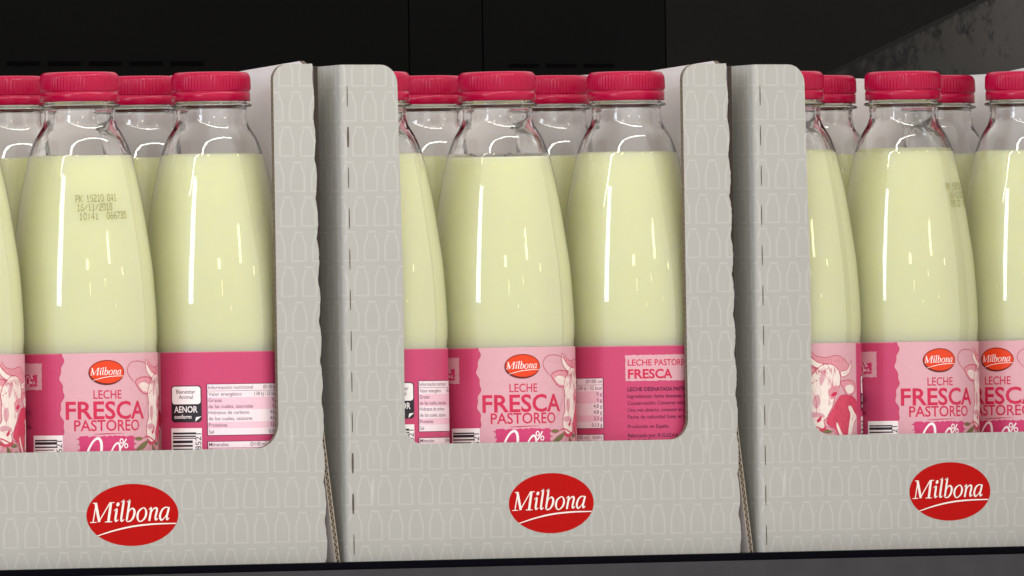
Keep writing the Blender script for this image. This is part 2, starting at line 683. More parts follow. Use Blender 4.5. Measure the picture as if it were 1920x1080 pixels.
def build_label():
    layers = []   # (level, verts, faces, key)

    def add(level, vf, key):
        v, f = vf
        if v:
            layers.append((level, v, f, key))

    zb = 14.0
    add(0, poly(rect(-CIRC / 2 + 40, zb, CIRC / 2 + 40, LABEL_TOP)), 'pink')
    # pale front panel with a torn left edge
    tl = []
    z = zb
    k = 0
    while z < LABEL_TOP:
        tl.append((-13.2 + 1.15 * math.sin(z * 0.33 + 0.6) + 0.45 * math.sin(z * 0.93), z))
        z += 0.8
    tl.append((-13.2, LABEL_TOP))
    add(1, poly([(80, zb)] + [(80, LABEL_TOP)] + tl[::-1]), 'light')
    add(2, ribbon([(x - 0.05, z, 0.34) for x, z in tl], 1, False, True), 'line')
    add(2, ribbon([(80, zb, .5), (80, LABEL_TOP, .5)], 1, False, True), 'mid')
    # thin pale border along the top edge
    add(2, poly(rect(A0 - 7, LABEL_TOP - 0.45, CIRC - 14.5, LABEL_TOP)), 'mid')
    # ---- front: emblem and wording
    for i, (v, f, key) in enumerate(emblem_layers(12.8, yz(696), 21.5, 14.0, 'logo', 'white', 'rim', 1.15)):
        add(3 + min(i, 2) + (0.02 * i if i > 1 else 0), (v, f), key)
    add(3, text('LECHE', 13.1, yz(745), 5.0, 'CENTER', 0.008, 16.8), 'text')
    add(3, text('FRESCA', 13.6, yz(782.5), 10.2, 'CENTER', 0.020, 49.5), 'text')
    add(3, text('PASTOREO', 13.8, yz(805), 6.4, 'CENTER', 0.012, 40.4), 'text')
    # brush block with the hand-lettered figure
    zt = yz(815)
    add(3, poly([(p[0], p[1]) for p in rough_rect(-3.5, zt - 27, 30.0, zt, 0.45, 0.9)]), 'bright')
    for q in range(6):
        yy = zt - 1.5 - q * 3.2
        add(3.1, ribbon([(-4.6 + random.uniform(-.5, .5), yy, .5), (-2.0, yy + .2, .9), (2.0, yy, .3)], 4), 'bright')
        add(3.1, ribbon([(28.0, yy, .5), (31.0, yy + .2, .8), (32.0 + random.uniform(-.6, .8), yy, .2)], 4), 'bright')
    add(3, ribbon([(4.5, yz(811.5), .25), (12, yz(810.5), .6), (22.5, yz(810), .2)], 5), 'line')
    def digit(cx, cy, rx, ry, wd, tilt):
        pts = []
        for k in range(14):
            a = 2 * math.pi * k / 14
            x, y = rx * math.cos(a), ry * math.sin(a)
            pts.append((cx + x + y * tilt, cy + y, wd * (0.75 + 0.35 * abs(math.sin(a + 0.7)))))
        add(4, ribbon(pts, 3, True), 'white')
    digit(4.2, zt - 11.6, 4.0, 10.4, 1.4, 0.26)
    digit(16.6, zt - 12.0, 2.9, 8.0, 1.15, 0.26)
    add(4, poly(ellipse(11.2, zt - 20.5, 1.0, 1.2, 12)), 'white')
    # per-cent sign and the small words
    add(4, ribbon([(20.9, zt - 6.8, .75), (22.6, zt - 4.3, .85), (24.4, zt - 1.7, .75)], 3), 'white')
    for cx, cy in ((21.2, zt - 2.9), (24.2, zt - 5.6)):
        add(4, ribbon([(cx + 1.0 * math.cos(a), cy + 1.2 * math.sin(a), .62) for a in [2 * math.pi * k / 10 for k in range(10)]], 2, True), 'white')
    add(4, text('M.G.', 20.2, zt - 11.6, 2.6, 'LEFT', 0.02), 'white')

    # ---- the cow
    def P3(px, py):     # drawn from the bottle that shows the head full face
        X, Yp = 1480 + px / 4.155, 600 + py / 4.155
        s = max(-0.97, min(0.97, (X - 1490) / 138.0))
        return (31.0 + 42.3 * math.asin(s), LABEL_TOP - (Yp - 633.5) / 3.22)

    def P1(px, py):     # drawn from the bottle that shows its left ear and horn
        X, Yp = px / 4.153, 600 + py / 4.153
        s = max(-0.97, min(0.97, (X - 162) / 144.0))
        return (42.3 * math.asin(s) - 2.0, LABEL_TOP - (Yp - 660) / 3.31)

    def shape(fn, pts, level, key, outline=None, wd=0.4):
        q = crom([fn(*p) for p in pts], 4, True)
        add(level, poly(q), key)
        if outline:
            add(level + 0.3, ribbon([(x, y, wd * 1.25 * (0.6 + 0.5 * math.sin(i * 1.7) ** 2)) for i, (x, y) in enumerate(q)], 1, True, True), outline)

    def line(fn, pts, wd, key='line', level=5.6):
        add(level, ribbon([(*fn(*p), wd * (0.55 if i in (0, len(pts) - 1) else 1)) for i, p in enumerate(pts)], 5), key)

    # body behind: pale back, ragged red chest
    shape(P3, [(205, 200), (250, 238), (330, 252), (400, 238), (455, 255), (505, 310), (490, 350), (440, 355), (400, 318), (340, 300), (280, 312), (225, 305), (185, 275)], 3, 'soft')
    line(P3, [(205, 190), (250, 236), (330, 251), (400, 236), (455, 253), (510, 315)], .35)
    shape(P3, [(385, 640), (430, 560), (470, 545), (530, 555), (565, 600), (565, 700), (548, 760), (500, 800), (490, 890), (430, 900), (400, 820), (330, 765), (345, 710)], 3.2, 'red', 'line')
    shape(P3, [(500, 640), (520, 630), (545, 680), (562, 720), (535, 780), (522, 850), (495, 860), (505, 770), (515, 700)], 4, 'cream')
    shape(P3, [(410, 760), (440, 830), (470, 890), (450, 900), (425, 850), (405, 790)], 4.1, 'cream')
    # right ear
    shape(P3, [(440, 447), (480, 430), (530, 435), (558, 470), (552, 520), (510, 552), (480, 530), (462, 490)], 4, 'soft', 'line')
    shape(P3, [(480, 480), (520, 465), (545, 490), (535, 525), (505, 535), (485, 515)], 4.5, 'cream')
    # horns
    shape(P3, [(445, 362), (490, 350), (515, 312), (527, 278), (523, 335), (505, 380), (462, 405), (445, 392)], 4, 'cream', 'line')
    # head
    shape(P3, [(290, 315), (345, 300), (400, 320), (432, 370), (440, 430), (425, 500), (395, 560), (382, 620), (350, 680), (330, 720), (305, 742), (312, 790), (285, 812), (230, 815), (185, 785), (172, 730), (180, 670), (203, 635), (200, 580), (205, 500), (195, 440), (228, 370)], 4.7, 'cream', 'line', 0.45)
    # shading patches and hatching on the face
    shape(P3, [(290, 360), (325, 350), (315, 420), (285, 470), (275, 430)], 5.4, 'light')
    shape(P3, [(225, 560), (265, 540), (280, 600), (250, 650), (225, 620)], 5.4, 'light')
    shape(P3, [(180, 690), (230, 675), (300, 690), (310, 720), (260, 712), (200, 720)], 5.4, 'light')
    shape(P3, [(345, 500), (400, 470), (430, 480), (410, 540), (370, 580), (345, 545)], 5.4, 'soft')
    for k in range(16):
        a = 300 + k * 8 + random.uniform(-6, 6)
        b = 340 + k * 11
        line(P3, [(a - 10, b), (a + 4, b + 26), (a + 2, b + 48)], .16, 'mid', 5.5)
    for k in range(14):
        a = 205 + k * 7
        line(P3, [(a, 690 + random.uniform(-8, 8)), (a + 3, 720 + random.uniform(-8, 30))], .16, 'mid', 5.5)
    for k in range(26):
        a, b = 370 + random.uniform(0, 170), 590 + random.uniform(0, 170)
        line(P3, [(a, b), (a + 8, b + 10), (a + 2, b + 22)], .22, 'line', 4.6)
    shape(P3, [(362, 545), (385, 522), (412, 525), (402, 548), (378, 556)], 5.7, 'text')
    shape(P3, [(250, 738), (285, 706), (283, 738), (258, 757)], 5.7, 'text')
    shape(P3, [(180, 795), (230, 815), (300, 800), (312, 775), (322, 795), (300, 828), (230, 836), (186, 818)], 5.7, 'red')
    line(P3, [(320, 790), (360, 800), (400, 850), (420, 900)], .45)
    line(P3, [(300, 830), (310, 870), (330, 920)], .45)
    for lf in ([(295, 828), (335, 813), (375, 830), (335, 843)], [(268, 880), (290, 858), (300, 890), (280, 905)], [(325, 888), (360, 868), (385, 888), (350, 900)]):
        shape(P3, lf, 5.8, 'green')
    for k in range(22):
        a, b = 235 + random.uniform(0, 170), 318 + random.uniform(0, 26)
        line(P3, [(a, b), (a + random.uniform(-8, 8), b + 26), (a + random.uniform(-14, 14), b + 44)], .26, 'line', 5.5)
    for k in range(20):
        a, b = 350 + random.uniform(0, 70), 380 + random.uniform(0, 230)
        line(P3, [(a, b), (a - 6, b + 18), (a - 16, b + 34)], .2, 'line', 5.5)
    for k in range(16):
        a, b = 205 + random.uniform(0, 90), 400 + random.uniform(0, 250)
        line(P3, [(a, b), (a + 3, b + 20), (a + 2, b + 40)], .15, 'soft', 5.5)
    for k in range(12):
        a = 230 + k * 22
        line(P3, [(a, 262 + 10 * math.sin(k)), (a + 8, 278), (a + 10, 300)], .2, 'line', 3.8)
    line(P3, [(205, 500), (240, 560), (250, 640), (245, 700)], .28)
    line(P3, [(400, 330), (380, 420), (372, 500)], .25)
    line(P3, [(455, 375), (490, 372), (512, 335)], .2)
    # left side: poll, horn and ear
    shape(P1, [(1182, 300), (1196, 350), (1226, 402), (1268, 420), (1262, 452), (1218, 442), (1184, 385)], 4, 'cream', 'line')
    shape(P1, [(1100, 468), (1150, 440), (1215, 448), (1238, 500), (1226, 540), (1196, 570), (1150, 560), (1114, 512)], 4, 'soft', 'line', 0.5)
    shape(P1, [(1125, 500), (1160, 480), (1200, 500), (1205, 545), (1160, 548)], 4.5, 'cream')
    for k in range(7):
        line(P1, [(1130 + k * 11, 490), (1140 + k * 10, 520), (1146 + k * 9, 548)], .14, 'line', 5)
    line(P1, [(1215, 370), (1172, 328), (1112, 314), (1060, 330), (1036, 380), (1052, 430), (1092, 480)], .34)
    line(P1, [(1176, 570), (1186, 640), (1168, 700), (1150, 780), (1095, 850), (1080, 900)], .22, 'mid')
    for k in range(9):
        line(P1, [(1060 + k * 14, 345), (1066 + k * 14, 365 + k * 4)], .12, 'mid')
    for lf in ([(1088, 918), (1115, 902), (1150, 915), (1120, 932)], [(1098, 1000), (1140, 955), (1192, 928), (1165, 985), (1115, 1010)], [(1222, 960), (1238, 1000), (1240, 1030), (1222, 1010)]):
        shape(P1, lf, 5.8, 'green', 'line', .2)
    line(P1, [(1150, 915), (1190, 900), (1235, 935), (1270, 940)], .7, 'text', 5.9)
    line(P1, [(1190, 900), (1205, 960), (1180, 1030)], .3, 'line', 5.9)

    # ---- certificate seal
    a0 = A0
    add(3, poly(rrect(a0, yz(792), a0 + 18.8, yz(723), 2.2)), 'black')
    add(3.5, poly(rrect(a0 + .6, yz(758), a0 + 18.2, yz(724.8), 1.7)), 'white')
    add(4, text('Bienestar', a0 + 9.4, yz(738), 2.3, 'CENTER', 0.004), 'plum')
    add(4, text('Animal', a0 + 9.4, yz(748), 2.3, 'CENTER', 0.004), 'plum')
    add(4, text('AENOR', a0 + 9.2, yz(773.5), 3.7, 'CENTER', 0.016, 14.4), 'white')
    add(4, text('conform', a0 + 2.0, yz(785), 2.3, 'LEFT', 0.016), 'white')
    add(4, poly([(a0 + 15.0, yz(791)), (a0 + 18.6, yz(781)), (a0 + 15.4, yz(782.5))]), 'white')

    def barcode(x0, ztop):
        add(3, poly(rect(x0, 20, x0 + 19.0, ztop)), 'white')
        z = ztop - 2.4
        i = 0
        while z > 24:
            t = random.choice((0.5, 0.8, 1.1, 1.5))
            add(4, poly(rect(x0 + 1.0, z - t, x0 + (13.6 if i > 2 else 15.6), z)), 'black')
            z -= t + random.choice((0.45, 0.7, 1.0))
            i += 1
        v, f = text('8402008521', 0, 0, 3.9, 'RIGHT')
        mx = max(p[0] for p in v)
        add(4, ([(x0 + 18.6 - p[1] * 0.92, ztop - 3.0 + (p[0] - mx)) for p in v], f), 'black')

    barcode(a0 - 0.3, yz(803))
    barcode(CIRC - 32.0, yz(812.5))

    # ---- nutrition table
    t0, t1 = a0 + 22.2, a0 + 67.4
    rows = [(721.5, 733.5, 'rowl', 'Informaci\u00f3n nutricional', '\u00d8/100 ml'), (734.2, 746, 'rowl', 'Valor energ\u00e9tico', '138 kJ / 32 kcal'),
            (746, 757.5, 'row', 'Grasas', '0 g'), (757.5, 769, 'row', 'de las cuales, saturadas', '0 g'),
            (769, 780.5, 'rowl', 'Hidratos de carbono', '4,8 g'), (780.5, 792, 'rowl', 'de los cuales, az\u00facares', '4,8 g'),
            (792, 804, 'row', 'Prote\u00ednas', '3,3 g'), (804, 816.5, 'rowl', 'Sal', '0,13 g')]
    add(3, poly(rect(t0 - .5, yz(817.6), t1 + .5, yz(720.3))), 'plum')
    for y0, y1, key, l, r in rows:
        add(3.5, poly(rect(t0, yz(y1), t1, yz(y0))), key)
        add(4, text(l, t0 + .5, yz(y1 - 3.0), 2.15, 'LEFT', 0.003, None, 0.96), 'plum')
        add(4, text(r, t1 - .6, yz(y1 - 3.0), 2.15, 'RIGHT', 0.003, None, 0.96), 'plum')
    add(3, poly(rect(t0 - .5, yz(880), t1 + .5, yz(828))), 'plum')
    add(3.5, poly(rect(t0, yz(840.5), t1, yz(829.2))), 'rowl')
    add(3.5, poly(rect(t0, yz(879), t1, yz(841.2))), 'row')
    add(4, text('Minerales', t0 + .5, yz(837.5), 2.15, 'LEFT', 0.003), 'plum')
    add(4, text('\u00d8/100 ml', t1 - 10.5, yz(837.5), 2.15, 'RIGHT', 0.003, None, 0.9), 'plum')
    add(4, text('%NRV', t1 - .6, yz(837.5), 2.0, 'RIGHT', 0.003, None, 0.9), 'plum')
    add(4, poly(rect(t1 - 9.6, yz(840.5), t1 - 9.3, yz(829.2))), 'plum')
    add(4, text('Calcio', t0 + .5, yz(849), 2.15, 'LEFT', 0.003), 'plum')

    # ---- information panel
    i0 = INFO
    i1 = CIRC - 25.6
    dy = 13.0      # photographed on the neighbouring carton, 13 px higher up the picture
    sc_ = 3.31 / 3.27
    def iz(y):
        return LABEL_TOP - (y - 643.0) / 3.27
    add(3, poly(rough_rect(i0, iz(709.5), i1, iz(660.5), 0.22, 1.1)), 'light')
    add(4, text('LECHE PASTOREO', i0 + 1.4, iz(680.5), 3.7, 'LEFT', 0.016, 40.0), 'text')
    add(4, text('FRESCA', i0 + 1.4, iz(704.5), 5.4, 'LEFT', 0.030, 27.2), 'text')
    add(4, poly(rough_rect(i1 - 20, iz(703), i1 - 3.2, iz(682), 0.4, 0.8)), 'bright')
    for cx, rx in ((i1 - 15.6, 1.7), (i1 - 10.4, 1.5)):
        add(5, ribbon([(cx + rx * math.cos(a), iz(693) + 2.7 * math.sin(a), .5) for a in [2 * math.pi * k / 12 for k in range(12)]], 2, True), 'white')
    add(5, text('%', i1 - 8.4, iz(689.5), 2.6, 'LEFT', 0.01), 'white')
    add(5, text('M.G.', i1 - 8.6, iz(698.5), 1.7, 'LEFT', 0.01), 'white')
    lines = [(728.5, 'LECHE DESNATADA PASTEURIZADA', 0.022, 2.25), (741.5, 'Ingredientes: leche desnatada de vaca.', 0.004, 2.15),
             (754.5, 'Conservaci\u00f3n: Conservar refrigerado entre 0 y +8\u00b0C.', 0.004, 2.15),
             (767.5, 'Una vez abierto, consumir en los 3 d\u00edas siguientes.', 0.004, 2.15),
             (780.5, 'Fecha de caducidad /Lote: ver parte sup. de la botella.', 0.004, 2.15),
             (798.5, 'Producido en Espa\u00f1a.', 0.004, 2.15), (815.5, 'Fabricado por: R.G.S.E.A.A.', 0.012, 2.15), (826, 'Para: Lidl Supermercados', 0.012, 2.15)]
    for y, s, b_, cap in lines:
        add(4, text(s, i0 + 1.0, iz(y), cap, 'LEFT', b_, None, 0.98), 'plum')
    return layers


def roll_label(layers):
    keys = list(LM.keys())
    verts, faces, fm = [], [], []
    lv = sorted(set(l[0] for l in layers))
    bumpz = 0.0
    counts = {}
    for level, v2, f2, key in layers:
        bm = bmesh.new()
        bv = [bm.verts.new((x, y, 0)) for x, y in v2]
        for f in f2:
            if len(set(f)) > 2:
                try:
                    bm.faces.new([bv[i] for i in f])
                except ValueError:
                    pass
        x0, x1 = min(p[0] for p in v2), max(p[0] for p in v2)
        step = 2.4
        k = math.floor(x0 / step) + 1
        while k * step < x1:
            g = bm.verts[:] + bm.edges[:] + bm.faces[:]
            bmesh.ops.bisect_plane(bm, geom=g, dist=1e-5, plane_co=(k * step, 0, 0), plane_no=(1, 0, 0))
            k += 1
        n = counts.get(level, 0)
        counts[level] = n + 1
        r = RL + 0.028 * level + 0.0006 * (n % 40)
        base = len(verts)
        bm.verts.index_update()
        for v in bm.verts:
            a = v.co.x / RL
            verts.append((r * math.cos(a), r * math.sin(a), v.co.y))
        ki = keys.index(key)
        for f in bm.faces:
            idx = [base + v.index for v in f.verts]
            # face outwards
            p0, p1, p2 = (Vector(verts[i]) for i in idx[:3])
            nn = (p1 - p0).cross(p2 - p0)
            if nn.dot(Vector((p0.x, p0.y, 0))) < 0:
                idx.reverse()
            faces.append(idx)
            fm.append(ki)
        bm.free()
    me = mesh('label', verts, faces, [LM[k] for k in keys], fm)
    return me


# ------------------------------------------------------------------ bottle
PROF = [(0, 5.0), (24, 4.2), (33, 1.6), (36.5, 0.6), (39.6, 2.2), (41.6, 7), (42.0, 13), (42.0, 18), (42.0, 60), (42.0, 100), (42.0, 114), (42.0, 118.5), (42.0, 121.5), (42.02, 124.2),
        (42.30, 126.2), (42.48, 128.5), (42.52, 132), (42.40, 138), (41.8, 151), (40.4, 169), (38.5, 183), (35.1, 205.4), (32.5, 218.7), (29.3, 232.6),
        (28.05, 236.1), (26.7, 239.8), (24.95, 243.4), (22.95, 246.5), (21.2, 249.4), (20.3, 252.8), (20.15, 258.0), (20.15, 259.4)]
BODY = smooth_profile(PROF[7:], 2.0)
BODY = [p for p in PROF[:7]] + BODY
NECK = [(20.3, 259.7), (22.6, 260.1), (23.2, 260.6), (23.2, 261.3), (22.6, 261.8), (20.2, 262.2), (20.0, 263.0), (20.0, 276.0)]


def radius_at(z):
    for (r0, z0), (r1, z1) in zip(BODY, BODY[1:]):
        if z0 <= z <= z1 and z1 > z0 and z > 8:
            return r0 + (r1 - r0) * (z - z0) / (z1 - z0)
    return 40.0


def make_shell():
    ZN = 232.8                      # above this the wall is thick enough to bend what is seen through it
    low = [p for p in BODY if p[1] < ZN] + [(radius_at(ZN), ZN)]
    outer = [(radius_at(ZN), ZN)] + [p for p in BODY if p[1] > ZN + 0.3] + NECK
    inner = [(r - 0.15 - 1.55 * min(1.0, (z - ZN) / 17.0), z) for r, z in BODY if ZN + 0.3 < z < 258.2]
    inner += [(18.4, 259.4), (18.3, 275.9), (20.0, 276.0)]
    v, f = lathe(low, 96)
    fm = [0] * len(f)
    for pr, flip in ((outer, False), ([(radius_at(ZN), ZN)] + inner, True)):
        v2, f2 = lathe(pr, 96)
        if flip:
            f2 = [tuple(reversed(q)) for q in f2]
        f += [tuple(i + len(v) for i in q) for q in f2]
        v += v2
        fm += [1] * len(f2)
    return mesh('bottle_body', v, f, [M['shell'], M['neck']], fm, True)


def make_milk(level):
    pr = []
    for r, z in BODY:
        if z >= level - 0.4:
            break
        pr.append((max(0, r - 0.35) if r > 0 else 0, z + (0.6 if z < 6 else 0)))
    rl = radius_at(level) - 0.4
    pr += [(rl + 0.1, level - 0.4), (rl - 0.25, level), (rl - 2.0, level - 0.25), (rl - 6, level - 0.35), (0, level - 0.35)]
    v, f = lathe(pr, 80)
    return mesh('milk', v, f, [M['milk']], None, True)


def make_cap():
    N = 288
    def rf(r, z, j):
        if 269.4 < z < 278.2 and r > 21:
            ph = j % 4
            return r + (0.0, 0.50, 0.58, 0.08)[ph] * min(1, (z - 269.2) / 1.2) * min(1, (278.6 - z) / 2.0)
        return r
    pr = [(20.3, 263.2), (22.0, 263.2), (22.35, 263.5), (22.4, 266.0), (22.35, 268.3), (21.9, 268.55), (21.9, 268.9), (22.3, 269.2), (22.25, 269.6),
          (22.2, 270.6), (22.15, 273), (22.1, 275.5), (22.05, 277.2), (21.9, 278.1), (21.5, 278.9), (20.8, 279.55), (19.8, 279.9), (18.0, 280.05), (0, 280.1)]
    v, f = lathe(pr, N, rf)
    me = mesh('cap', v, f, [M['cap']], None, True)
    return me


FONT57 = {
    'P': "11110 10001 10001 11110 10000 10000 10000", 'K': "10001 10010 10100 11000 10100 10010 10001",
    '0': "01110 10001 10001 10001 10001 10001 01110", '1': "00100 01100 00100 00100 00100 00100 01110",
    '2': "01110 10001 00001 00110 01000 10000 11111", '3': "11110 00001 00001 01110 00001 00001 11110",
    '4': "00010 00110 01010 10010 11111 00010 00010", '5': "11111 10000 11110 00001 00001 10001 01110",
    '6': "00110 01000 10000 11110 10001 10001 01110", '7': "11111 00001 00010 00100 01000 01000 01000",
    '8': "01110 10001 10001 01110 10001 10001 01110", '9': "01110 10001 10001 01111 00001 00010 01100",
    '/': "00000 00001 00010 00100 01000 10000 00000", ':': "00000 00100 00100 00000 00100 00100 00000", ' ': "00000 " * 7}


def make_stamp(rows, ztop):
    """ink-jet date code in dots, sprayed on the bottle's shoulder; u=0 at local +x"""
    v, f = [], []
    for k, (ind, s) in enumerate(rows):
        for c, ch in enumerate(s):
            bits = FONT57[ch].split()
            for r_ in range(7):
                for q in range(5):
                    if bits[r_][q] == '1' and random.random() > 0.06:
                        u = ind + c * (2.12 if k < 2 else 2.25) + q * 0.36 + random.uniform(-.06, .06)
                        z = ztop - k * 5.05 - r_ * 0.60 + random.uniform(-.06, .06) + 0.028 * u
                        h, g = 0.21, 0.32
                        b = len(v)
                        for du, dz in ((-h, -g), (h, -g), (h, g), (-h, g)):
                            rr = radius_at(z + dz) + 0.10
                            a = (u + du) / 36.0
                            v.append((rr * math.cos(a), rr * math.sin(a), z + dz))
                        f.append((b, b + 1, b + 2, b + 3))
    return mesh('date_stamp', v, f, [M['stamp']])


ME_SHELL, ME_CAP = make_shell(), make_cap()
ME_LABEL = roll_label(build_label())
ME_MILK = {}


def milk_mesh(level):
    if level not in ME_MILK:
        ME_MILK[level] = make_milk(level)
    return ME_MILK[level]


CAM_ANG = math.atan2(-FWD.y, -FWD.x)


def bottle(x, y, u0, level, label, group, lean=(0, 0), zoff=0.0):
    """u0: label position (mm) that faces the camera"""
    px, py = x * MM - CAM.x, y * MM - CAM.y
    ang = math.atan2(-py, -px)
    t = thing('milk_bottle', label, 'bottle', (x, y, 3.2 + zoff - 3.2), 0, group)
    t.rotation_mode = 'ZYX'
    t.rotation_euler = (lean[0] + random.uniform(-.002, .002), lean[1] + random.uniform(-.001, .001), ang - u0 / RL)
    b = link('bottle_body', ME_SHELL, t)
    link('milk', milk_mesh(level), t)
    link('cap', ME_CAP, t)
    link('label', ME_LABEL, t)
    return t


# ------------------------------------------------------------------ cartons
WB, HB, DB, TH = 261.6, 283.0, 176.0, 3.0


def arc(cx, cy, r, a0, a1, n=7):
    return [(cx + r * math.cos(math.radians(a0 + (a1 - a0) * k / n)), cy + r * math.sin(math.radians(a0 + (a1 - a0) * k / n))) for k in range(n + 1)]


def prism(outline, y0, y1, to3, mats, name):
    """outline (a, b) extruded from depth y0 (front) to y1; material 0 front, 1 rim, 2 back"""
    n = len(outline)
    v = [to3(a, b, y0) for a, b in outline] + [to3(a, b, y1) for a, b in outline]
    f = [tuple(range(n)), tuple(range(2 * n - 1, n - 1, -1))]
    fm = [0, 2]
    for i in range(n):
        j = (i + 1) % n
        f.append((i, n + i, n + j, j))
        fm.append(1)
    return mesh(name, v, f, mats, fm)


def plain_front(a, b, y):
    return (a, y, b)


def carton(x0, label, win, logo, seed, hump=2.6, flare=10.0):
    rnd = random.Random(seed)
    wl, wr, wb, rb = win
    box = thing('display_carton', label, 'carton', (x0, 0, 0), 0, 'milk cartons side by side on the shelf')
    mats = [M['print'], M['edge'], M['board_in']]
    # torn perforated right edge
    torn = []
    z = 0.0
    while z < HB:
        ph = (z % 23.0) / 23.0
        wave = 1.5 * (math.sin(ph * math.pi) ** 0.7) - 0.9
        torn.append((WB - 0.4 - 4.6 * (z / HB) + wave + rnd.uniform(-.22, .22), z))
        z += 1.9
    torn.append((WB - 5.0, HB + 0.6))
    out = [(3.2, 0.0)] + torn
    out += arc(wr + 9, HB + 0.3 - 9, 9, 90, 180)
    out += arc(wr - rb, wb + rb, rb, 0, -90)
    out += arc(wl + rb, wb + rb, rb, 270, 180)
    out += [(wl + 0.3, 160)]
    out += arc(wl + 0.3 - 13, HB - 11, 11, 0, 90)
    out += [(3.2, HB)]
    def f3(a, b, y):
        # the board bows a little and its two uprights lean by a hair
        bow = 1.6 * math.sin(b * 0.021 + seed) * max(0.0, (b - 100) / HB) ** 2 * (1 if a > 100 else 0.0)
        return (a, y + bow, b)
    front = link('front_panel', prism(out, 0.0, TH, f3, mats, 'front_panel'), box)
    # emblem printed on the panel
    cx, cz, lw, lh = logo
    v, f, fm = [], [], []
    for i, (v2, f2, mi) in enumerate(emblem_layers(cx, cz, lw, lh, 0, 1, 2, 0.5)):
        if mi == 2:
            continue
        b = len(v)
        bmm = bmesh.new()
        bv = [bmm.verts.new((x, y, 0)) for x, y in v2]
        for ff in f2:
            try:
                bmm.faces.new([bv[q] for q in ff])
            except ValueError:
                pass
        for k in range(1, 14):
            xx = cx - lw / 2 + lw * k / 14
            bmesh.ops.bisect_plane(bmm, geom=bmm.verts[:] + bmm.edges[:] + bmm.faces[:], dist=1e-5, plane_co=(xx, 0, 0), plane_no=(1, 0, 0))
        bmm.verts.index_update()
        for q in bmm.verts:
            p3 = f3(q.co.x, q.co.y, -0.035 - 0.010 * i)
            v.append((p3[0], p3[1], p3[2]))
        for ff in bmm.faces:
            idx = [b + q.index for q in ff.verts]
            nn = (Vector(v[idx[1]]) - Vector(v[idx[0]])).cross(Vector(v[idx[2]]) - Vector(v[idx[0]]))
            if nn.y > 0:
                idx.reverse()
            f.append(idx)
            fm.append(mi)
        bmm.free()
    link('oval_emblem', mesh('oval_emblem', v, f, [M['logo_red'], M['logo_white']], fm), front)
    # left wall, rounded where it folds into the front
    RF = 3.2
    prof = [(RF - RF * math.sin(math.radians(a)), RF - RF * math.cos(math.radians(a))) for a in range(0, 91, 15)]
    prof += [(0.0 + 0.4 * math.sin(k), RF + (DB - RF) * k / 10) for k in range(1, 11)]
    inner = [(RF - 0.2 * math.sin(math.radians(a)), RF - 0.2 * math.cos(math.radians(a))) for a in range(0, 91, 15)] + [(3.0, y) for x, y in prof[7:]]
    v, f, fm = [], [], []
    n = len(prof)
    zs = [0, HB]
    for z in zs:
        for x, y in prof:
            v.append((x, y, z - 0.035 * max(0, y) * (z > 0) * 0.4))
        for x, y in inner:
            v.append((x, y, z - 0.035 * max(0, y) * (z > 0) * 0.4))
    for i in range(n - 1):
        f.append((i + 1, i, 2 * n + i, 2 * n + i + 1)); fm.append(0)
        if inner[i] != inner[i + 1]:
            f.append((n + i, n + i + 1, 3 * n + i + 1, 3 * n + i)); fm.append(2)
            f.append((2 * n + i, 2 * n + i + 1, 3 * n + i + 1, 3 * n + i)); fm.append(1)
        else:
            f.append((2 * n + i, 2 * n + i + 1, 3 * n + i)); fm.append(1)
    left = link('side_panel', mesh('side_panel', v, f, mats, fm), box)
    # perforation slits along the fold
    v, f = [], []
    z = 4.0
    k = 0
    while z < HB - 6:
        h = 11.5
        xs = 3.9 + rnd.uniform(-.15, .15)
        wd = 0.30 + (0.35 if rnd.random() < 0.12 else 0)
        b = len(v)
        for q in range(5):
            t = q / 4
            wq = wd * (0.75 + 0.4 * math.sin(math.pi * t))
            for s in (-1, 1):
                p = f3(xs + s * wq, z + h * t, -0.07)
                v.append(p)
        for q in range(4):
            f.append((b + 2 * q, b + 2 * q + 1, b + 2 * q + 3, b + 2 * q + 2))
        z += 23.2
    link('perforation', mesh('perforation', v, f, [M['slit']]), front)
    # right wall: raised hump near the front, and its lower front corner splays outwards
    ny, nz = 26, 22
    def top(y):
        if y < 16:
            return HB - 0.7 - 0.01 * y
        if y < 18:
            return HB + 1.8
        if y < 150:
            return HB + hump - (y - 18) / (74 if hump < 4 else 125) * (hump + 1.4) if y < (92 if hump < 4 else 150) else HB - 1.5
        return HB - 1.5
    ys = [3.0, 6, 10, 14, 15.9, 16.2, 17.9, 18.1] + [18 + (DB - 18) * k / 17 for k in range(1, 18)]
    def flx(y, z):
        e = max(0.0, (80.0 - z) / 80.0)
        return flare * e ** 1.05 * max(0.0, 1 - (y - 3) / 70.0) ** 1.5
    v, f, fm = [], [], []
    ny = len(ys)
    def vid(s, i, k):
        return (s * ny + i) * (nz + 1) + k
    for s, xo in ((0, WB - TH), (1, WB)):
        for y in ys:
            for k in range(nz + 1):
                z = top(y) * k / nz
                v.append((xo + flx(y, z), y, z))
    for i in range(ny - 1):
        for k in range(nz):
            f.append((vid(0, i, k), vid(0, i, k + 1), vid(0, i + 1, k + 1), vid(0, i + 1, k))); fm.append(2)
            f.append((vid(1, i, k), vid(1, i + 1, k), vid(1, i + 1, k + 1), vid(1, i, k + 1))); fm.append(0)
        f.append((vid(0, i, nz), vid(1, i, nz), vid(1, i + 1, nz), vid(0, i + 1, nz))); fm.append(1)
    for k in range(nz):
        f.append((vid(0, 0, k), vid(1, 0, k), vid(1, 0, k + 1), vid(0, 0, k + 1))); fm.append(3)
    link('side_panel', mesh('side_panel', v, f, mats + [M['flute_dark']], fm), box)
    # the corrugated core showing on the splayed edge
    v, f = [], []
    pts = []
    z = 0.6
    s = 0
